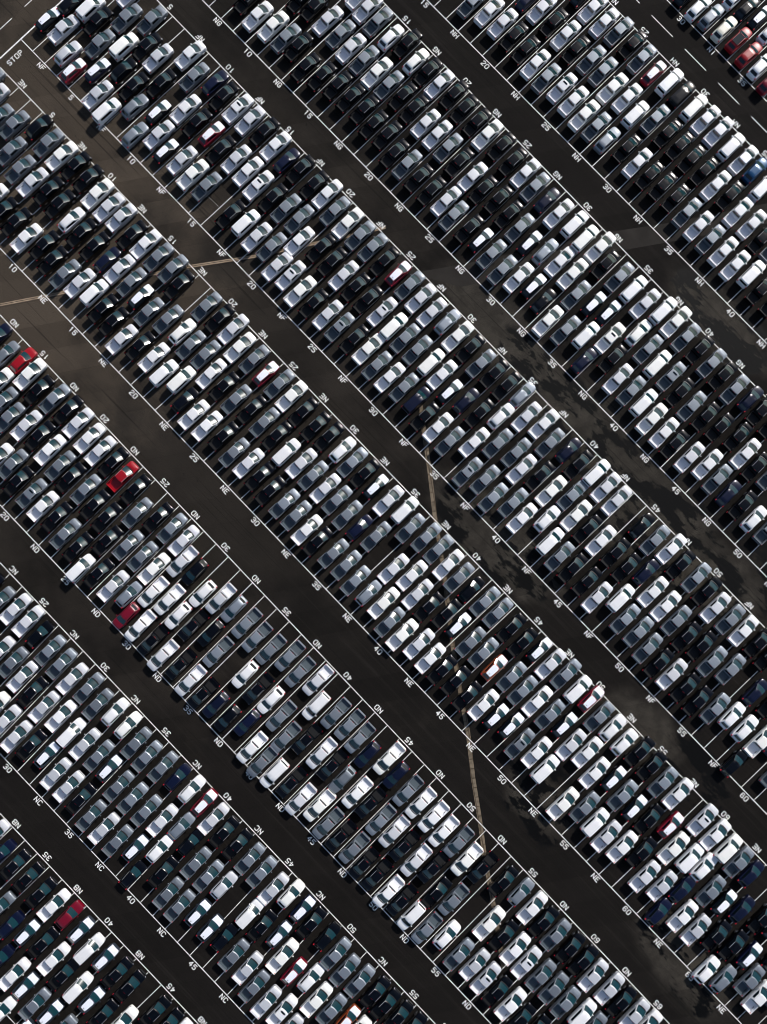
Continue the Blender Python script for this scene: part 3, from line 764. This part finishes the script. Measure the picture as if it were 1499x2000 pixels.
# stroke letters on a 4 x 6 cell
G = {'0': [[(0,1),(0,5),(1,6),(3,6),(4,5),(4,1),(3,0),(1,0),(0,1)]], '1': [[(.8,5),(2,6),(2,0)]],
 '2': [[(0,5),(1,6),(3,6),(4,5),(4,4),(0,1),(0,0),(4,0)]], '3': [[(0,5.2),(1,6),(3,6),(4,5),(4,4),(3,3.2),(1.6,3.2)],[(3,3.2),(4,2.2),(4,1),(3,0),(1,0),(0,.8)]],
 '4': [[(3,0),(3,6),(0,2),(4.2,2)]], '5': [[(4,6),(.2,6),(0,3.4),(2.8,3.6),(4,2.6),(4,1),(3,0),(1,0),(0,.8)]],
 '7': [[(0,6),(4,6),(1.5,0)]], '6': [[(3.8,5.3),(3,6),(1,6),(0,5),(0,1),(1,0),(3,0),(4,1),(4,2.4),(3,3.4),(0,3.2)]], 'N': [[(0,0),(0,6),(4,0),(4,6)]],
 'B': [[(0,0),(0,6),(3,6),(3.9,5.2),(3.9,4),(3,3.2),(0,3.2)],[(3,3.2),(4,2.4),(4,.9),(3,0),(0,0)]], 'C': [[(4,5),(3,6),(1,6),(0,5),(0,1),(1,0),(3,0),(4,1)]],
 'D': [[(0,0),(0,6),(2.6,6),(4,4.8),(4,1.2),(2.6,0),(0,0)]], 'E': [[(4,6),(0,6),(0,0),(4,0)],[(0,3.1),(3.2,3.1)]], 'F': [[(4,6),(0,6),(0,0)],[(0,3.1),(3.2,3.1)]],
 'G': [[(4,5),(3,6),(1,6),(0,5),(0,1),(1,0),(3,0),(4,1),(4,2.8),(2.2,2.8)]], 'H': [[(0,0),(0,6)],[(4,0),(4,6)],[(0,3),(4,3)]], 'I': [[(2,0),(2,6)]],
 'S': [[(4,5),(3,6),(1,6),(0,5),(0,4),(1,3.2),(3,2.8),(4,2),(4,1),(3,0),(1,0),(0,1)]], 'T': [[(0,6),(4,6)],[(2,6),(2,0)]],
 'O': [[(0,1),(0,5),(1,6),(3,6),(4,5),(4,1),(3,0),(1,0),(0,1)]], 'P': [[(0,0),(0,6),(3,6),(4,5),(4,3.8),(3,2.8),(0,2.8)]]}
tm_ = patch_mat('letter_paint', (.74, .74, .73), (.90, .90, .89), 3.0)
def text(name, s, cx, cy, ang, h=.71):
    mb = MB(); u = h/6; adv = 6.3*u; x0 = -((len(s)-1)*adv+4*u)/2; wd = .118
    ca, sa = math.cos(ang), math.sin(ang)
    for i, ch in enumerate(s):
        for pl in G[ch]:
            P2 = []
            for (a, b) in pl:
                px = x0+i*adv+a*u; py = b*u-h/2; P2.append(Vector((cx+px*ca-py*sa, cy+px*sa+py*ca)))
            for k in range(len(P2)-1):
                d = (P2[k+1]-P2[k]).normalized()*wd*.42
                seg(mb, P2[k]-d, P2[k+1]+d, wd, .018+.0006*k)
    o = obj(name, mb.mesh(name, [tm_])); o['kind'] = 'structure'
VISN = {'NB': (30, 50), 'NC': (20, 58), 'ND': (12, 70), 'NE': (1, 70), 'NF': (1, 66), 'NG': (5, 56), 'NH': (12, 46), 'NI': (26, 40)}
for b, (a0, a1) in VISN.items():
    for e, off, ang in (('0', -.66, 0.0), ('1', .72, math.pi)):
        if (b, e) in (('NB', '0'), ('NI', '1')): continue
        for n in range(0, 80, 5):
            if a0 <= n <= a1:
                x, y = edgept(b+e, n); text('painted_bay_number', str(n), x, y+off, ang)
            if a0 <= n+2.5 <= a1:
                x, y = edgept(b+e, n+2.5); text('painted_block_letters', b, x, y+off, ang)
text('painted_stop_word', 'STOP', -91.3, 22.0, math.pi/2, .74)

# ---------------------------------------------------------------- vehicles
rnd = random.Random(3)
recs = []
for ln in VEH.strip().split('\n'):
    t = ln.split(); blk, n = t[0], int(t[1]); items = []
    for it in t[2:]:
        x, y, c = it.split(','); items.append((float(x), float(y), c))
    items.sort(key=lambda q: -q[1])
    for k, (x, y, c) in enumerate(items):
        rev = '!' in c; sr = '*' in c; col, kd = c[0], c[1]
        if kd == 'b': kd = 'u' if col == 'R' else 'v'
        recs.append(dict(b=blk, n=n, x=x, y=y, col=col, kd=kd, rev=rev, sr=sr, blackroof=(kd == 'k' or c[:2] == 'Rb'), k=k, tot=len(items)))
camR = cam.rotation_euler.to_matrix(); camL = Vector(cam.location)
for r in recs:
    if r['kd'] not in BUILD: r['kd'] = 'u'
    if r['col'] == 'w' and r['kd'] == 'f': r['col'] = 'n'
    u_ = rnd.random()
    if r['col'] == 'w' and u_ < .2: r['pc'] = 'e'
    elif r['col'] == 'w' and r['kd'] == 'p' and u_ < .55: r['pc'] = 'q'
    else: r['pc'] = r['col']
    p = camR.inverted() @ (Vector((r['x'], r['y'], 1.0))-camL); r['depth'] = -p.z
    r['px'] = (.5*767+1570*.512*p.x/-p.z, 512-1570*.512*p.y/-p.z)
    x0, y0 = edgept(r['b']+'0', r['n']); x1, y1 = edgept(r['b']+'1', r['n'])
    r['rz'] = -math.atan2(x1-x0, y1-y0)*.7+R_(rnd.gauss(0, .55))+(math.pi if r['rev'] else 0)
    r['s'] = 1.0
    if r['kd'] == 'p': r['s'] = 1.035 if r['pc'] == 'e' else (1.0 if r['col'] == 'w' else .985)
    r['s'] *= rnd.uniform(.99, 1.01)
picks = [r for r in recs if r['kd'] == 'p']
inside = [r for r in picks if 14 < r['px'][0] < 753 and 14 < r['px'][1] < 1010]
inside.sort(key=lambda r: r['depth']); ind = set(id(r) for r in inside[:300])
ORD = ['first', 'second', 'third', 'fourth', 'fifth', 'sixth', 'seventh']
seen = {}
PROTO = {}
def make(r):
    kd, pc = r['kd'], r['pc']; name, cat, grp = KIND[kd]
    root = bpy.data.objects.new(name, None); root.empty_display_size = .5; COL.objects.link(root)
    root.location = (r['x'], r['y'], .018); root.rotation_euler = (0, 0, r['rz']); root.scale = (r['s'],)*3
    for i, (pn, mb, ms) in enumerate(PARTS[kd]):
        src = PROTO.get((kd, i, pc if ms is None else '-'))
        if src is None:
            o = obj(pn, part_mesh(kd, i, pc)); PROTO[(kd, i, pc if ms is None else '-')] = o
        else:
            o = src.copy(); COL.objects.link(o)
        o.parent = root
    if r['sr']:
        if 'sr' not in MESH: MESH['sr'] = sunroof().mesh('sunroof', [DARKG])
        o = obj('sunroof', MESH['sr'], root)
    if r['blackroof']:
        if 'br' not in MESH: 
            mb = MB(); mb.grid([[(u*.56, y, 1.685-.02*u*u) for u in (-1, -.5, 0, .5, 1)] for y in (.30, -.3, -.9, -1.45)], 0, flip=True); MESH['br'] = mb.mesh('roof_panel', [DARKG])
        obj('roof_panel', MESH['br'], root)
    cn = CNAME[r['col']]
    TENS = ['', '', 'twenty', 'thirty', 'forty', 'fifty', 'sixty', 'seventy']; ONES = 'zero one two three four five six seven eight nine ten eleven twelve thirteen fourteen fifteen sixteen seventeen eighteen nineteen'.split()
    nn_ = r['n']; lw = ('minus ' if nn_ < 0 else '') + (ONES[abs(nn_)] if abs(nn_) < 20 else TENS[nn_//10]+('-'+ONES[nn_ % 10] if nn_ % 10 else ''))
    ext = {'p': 'pickup truck', 'v': 'boxy long-roofed suv', 'u': 'crossover', 'd': 'hatchback', 'f': 'compact car with white film'}[kd]
    if kd == 'f': cn = {'n': 'dark', 'k': 'black'}.get(r['col'], cn)
    if r['sr']: ext += ' with sunroof'
    if r['blackroof']: ext += ' with black roof'
    if r['rev']: ext = 'reversed ' + ext if kd == 'f' else ext
    lab = '%s %s, %s from the top of lane %s, block %s' % (cn, ext, ORD[r['k']], lw, r['b'])
    root['label'] = lab; root['category'] = cat; root['group'] = grp
    seen[lab] = seen.get(lab, 0)+1
    return root
for r in recs:
    if r['kd'] != 'p' or id(r) in ind: make(r)
# the remaining pickup trucks, past the three hundred that show largest, as one mass
rest = [r for r in picks if id(r) not in ind]
mats_ = [PAINT[k] for k in 'wsgkbrRBoceqn']+[LINER['g'], LINER['k'], LINER['w']]+[GLASS, DARKG, RUB, TRIM, CHROME, TAIL, MOULD_HIGHLIGHT]; mi = {m.name: i for i, m in enumerate(mats_)}
tv, tf, tl, tm = [], [], [], []
base = {}
for i, (pn, mb, ms) in enumerate(PARTS['p']):
    me = part_mesh('p', i, 'w'); v = np.empty(len(me.vertices)*3); me.vertices.foreach_get('co', v)
    ls = np.empty(len(me.loops), int); me.loops.foreach_get('vertex_index', ls)
    lt = np.empty(len(me.polygons), int); me.polygons.foreach_get('loop_total', lt)
    pm_ = np.empty(len(me.polygons), int); me.polygons.foreach_get('material_index', pm_)
    base[i] = (v.reshape(-1, 3), ls, lt, pm_, None if ms is None else np.array([mi[m.name] for m in ms]))
off = 0
for r in rest:
    c, s_ = math.cos(r['rz']), math.sin(r['rz'])
    for i, (v, ls, lt, pm_, mm_) in base.items():
        X = v*r['s']; W_ = np.stack([X[:, 0]*c-X[:, 1]*s_+r['x'], X[:, 0]*s_+X[:, 1]*c+r['y'], X[:, 2]+.018], 1)
        tv.append(W_); tf.append(ls+off); tl.append(lt); off += len(v)
        tm.append(np.array([mi[PAINT[r['pc']].name], mi[liner(r['pc']).name]])[pm_] if mm_ is None else mm_[pm_])
    if r['sr']:
        v = np.array(sunroof().v); X = v*r['s']; W_ = np.stack([X[:, 0]*c-X[:, 1]*s_+r['x'], X[:, 0]*s_+X[:, 1]*c+r['y'], X[:, 2]+.018], 1)
        f = sunroof().f; tv.append(W_); tf.append(np.array(f).ravel()+off); tl.append(np.full(len(f), 4)); off += len(v); tm.append(np.full(len(f), mi[DARKG.name]))
if rest:
    tv = np.concatenate(tv); tf = np.concatenate(tf); tl = np.concatenate(tl); tm = np.concatenate(tm)
    me = bpy.data.meshes.new('pickup_truck_rows'); me.vertices.add(len(tv)); me.loops.add(len(tf)); me.polygons.add(len(tl))
    me.vertices.foreach_set('co', tv.ravel()); me.loops.foreach_set('vertex_index', tf)
    me.polygons.foreach_set('loop_start', np.concatenate([[0], np.cumsum(tl)[:-1]])); me.polygons.foreach_set('loop_total', tl)
    for m in mats_: me.materials.append(m)
    me.polygons.foreach_set('material_index', tm); me.update(calc_edges=True); me.shade_smooth(); me.set_sharp_from_angle(angle=R_(35))
    o = obj('pickup_truck_rows', me); o['kind'] = 'stuff'
    o['label'] = 'all the other pickup trucks packed in lanes across the upper blocks of the lot'; o['category'] = 'pickup trucks'
print('VEHICLES', len(recs), 'individual', len(recs)-len(rest), 'dup labels', [k for k, v in seen.items() if v > 1][:5])
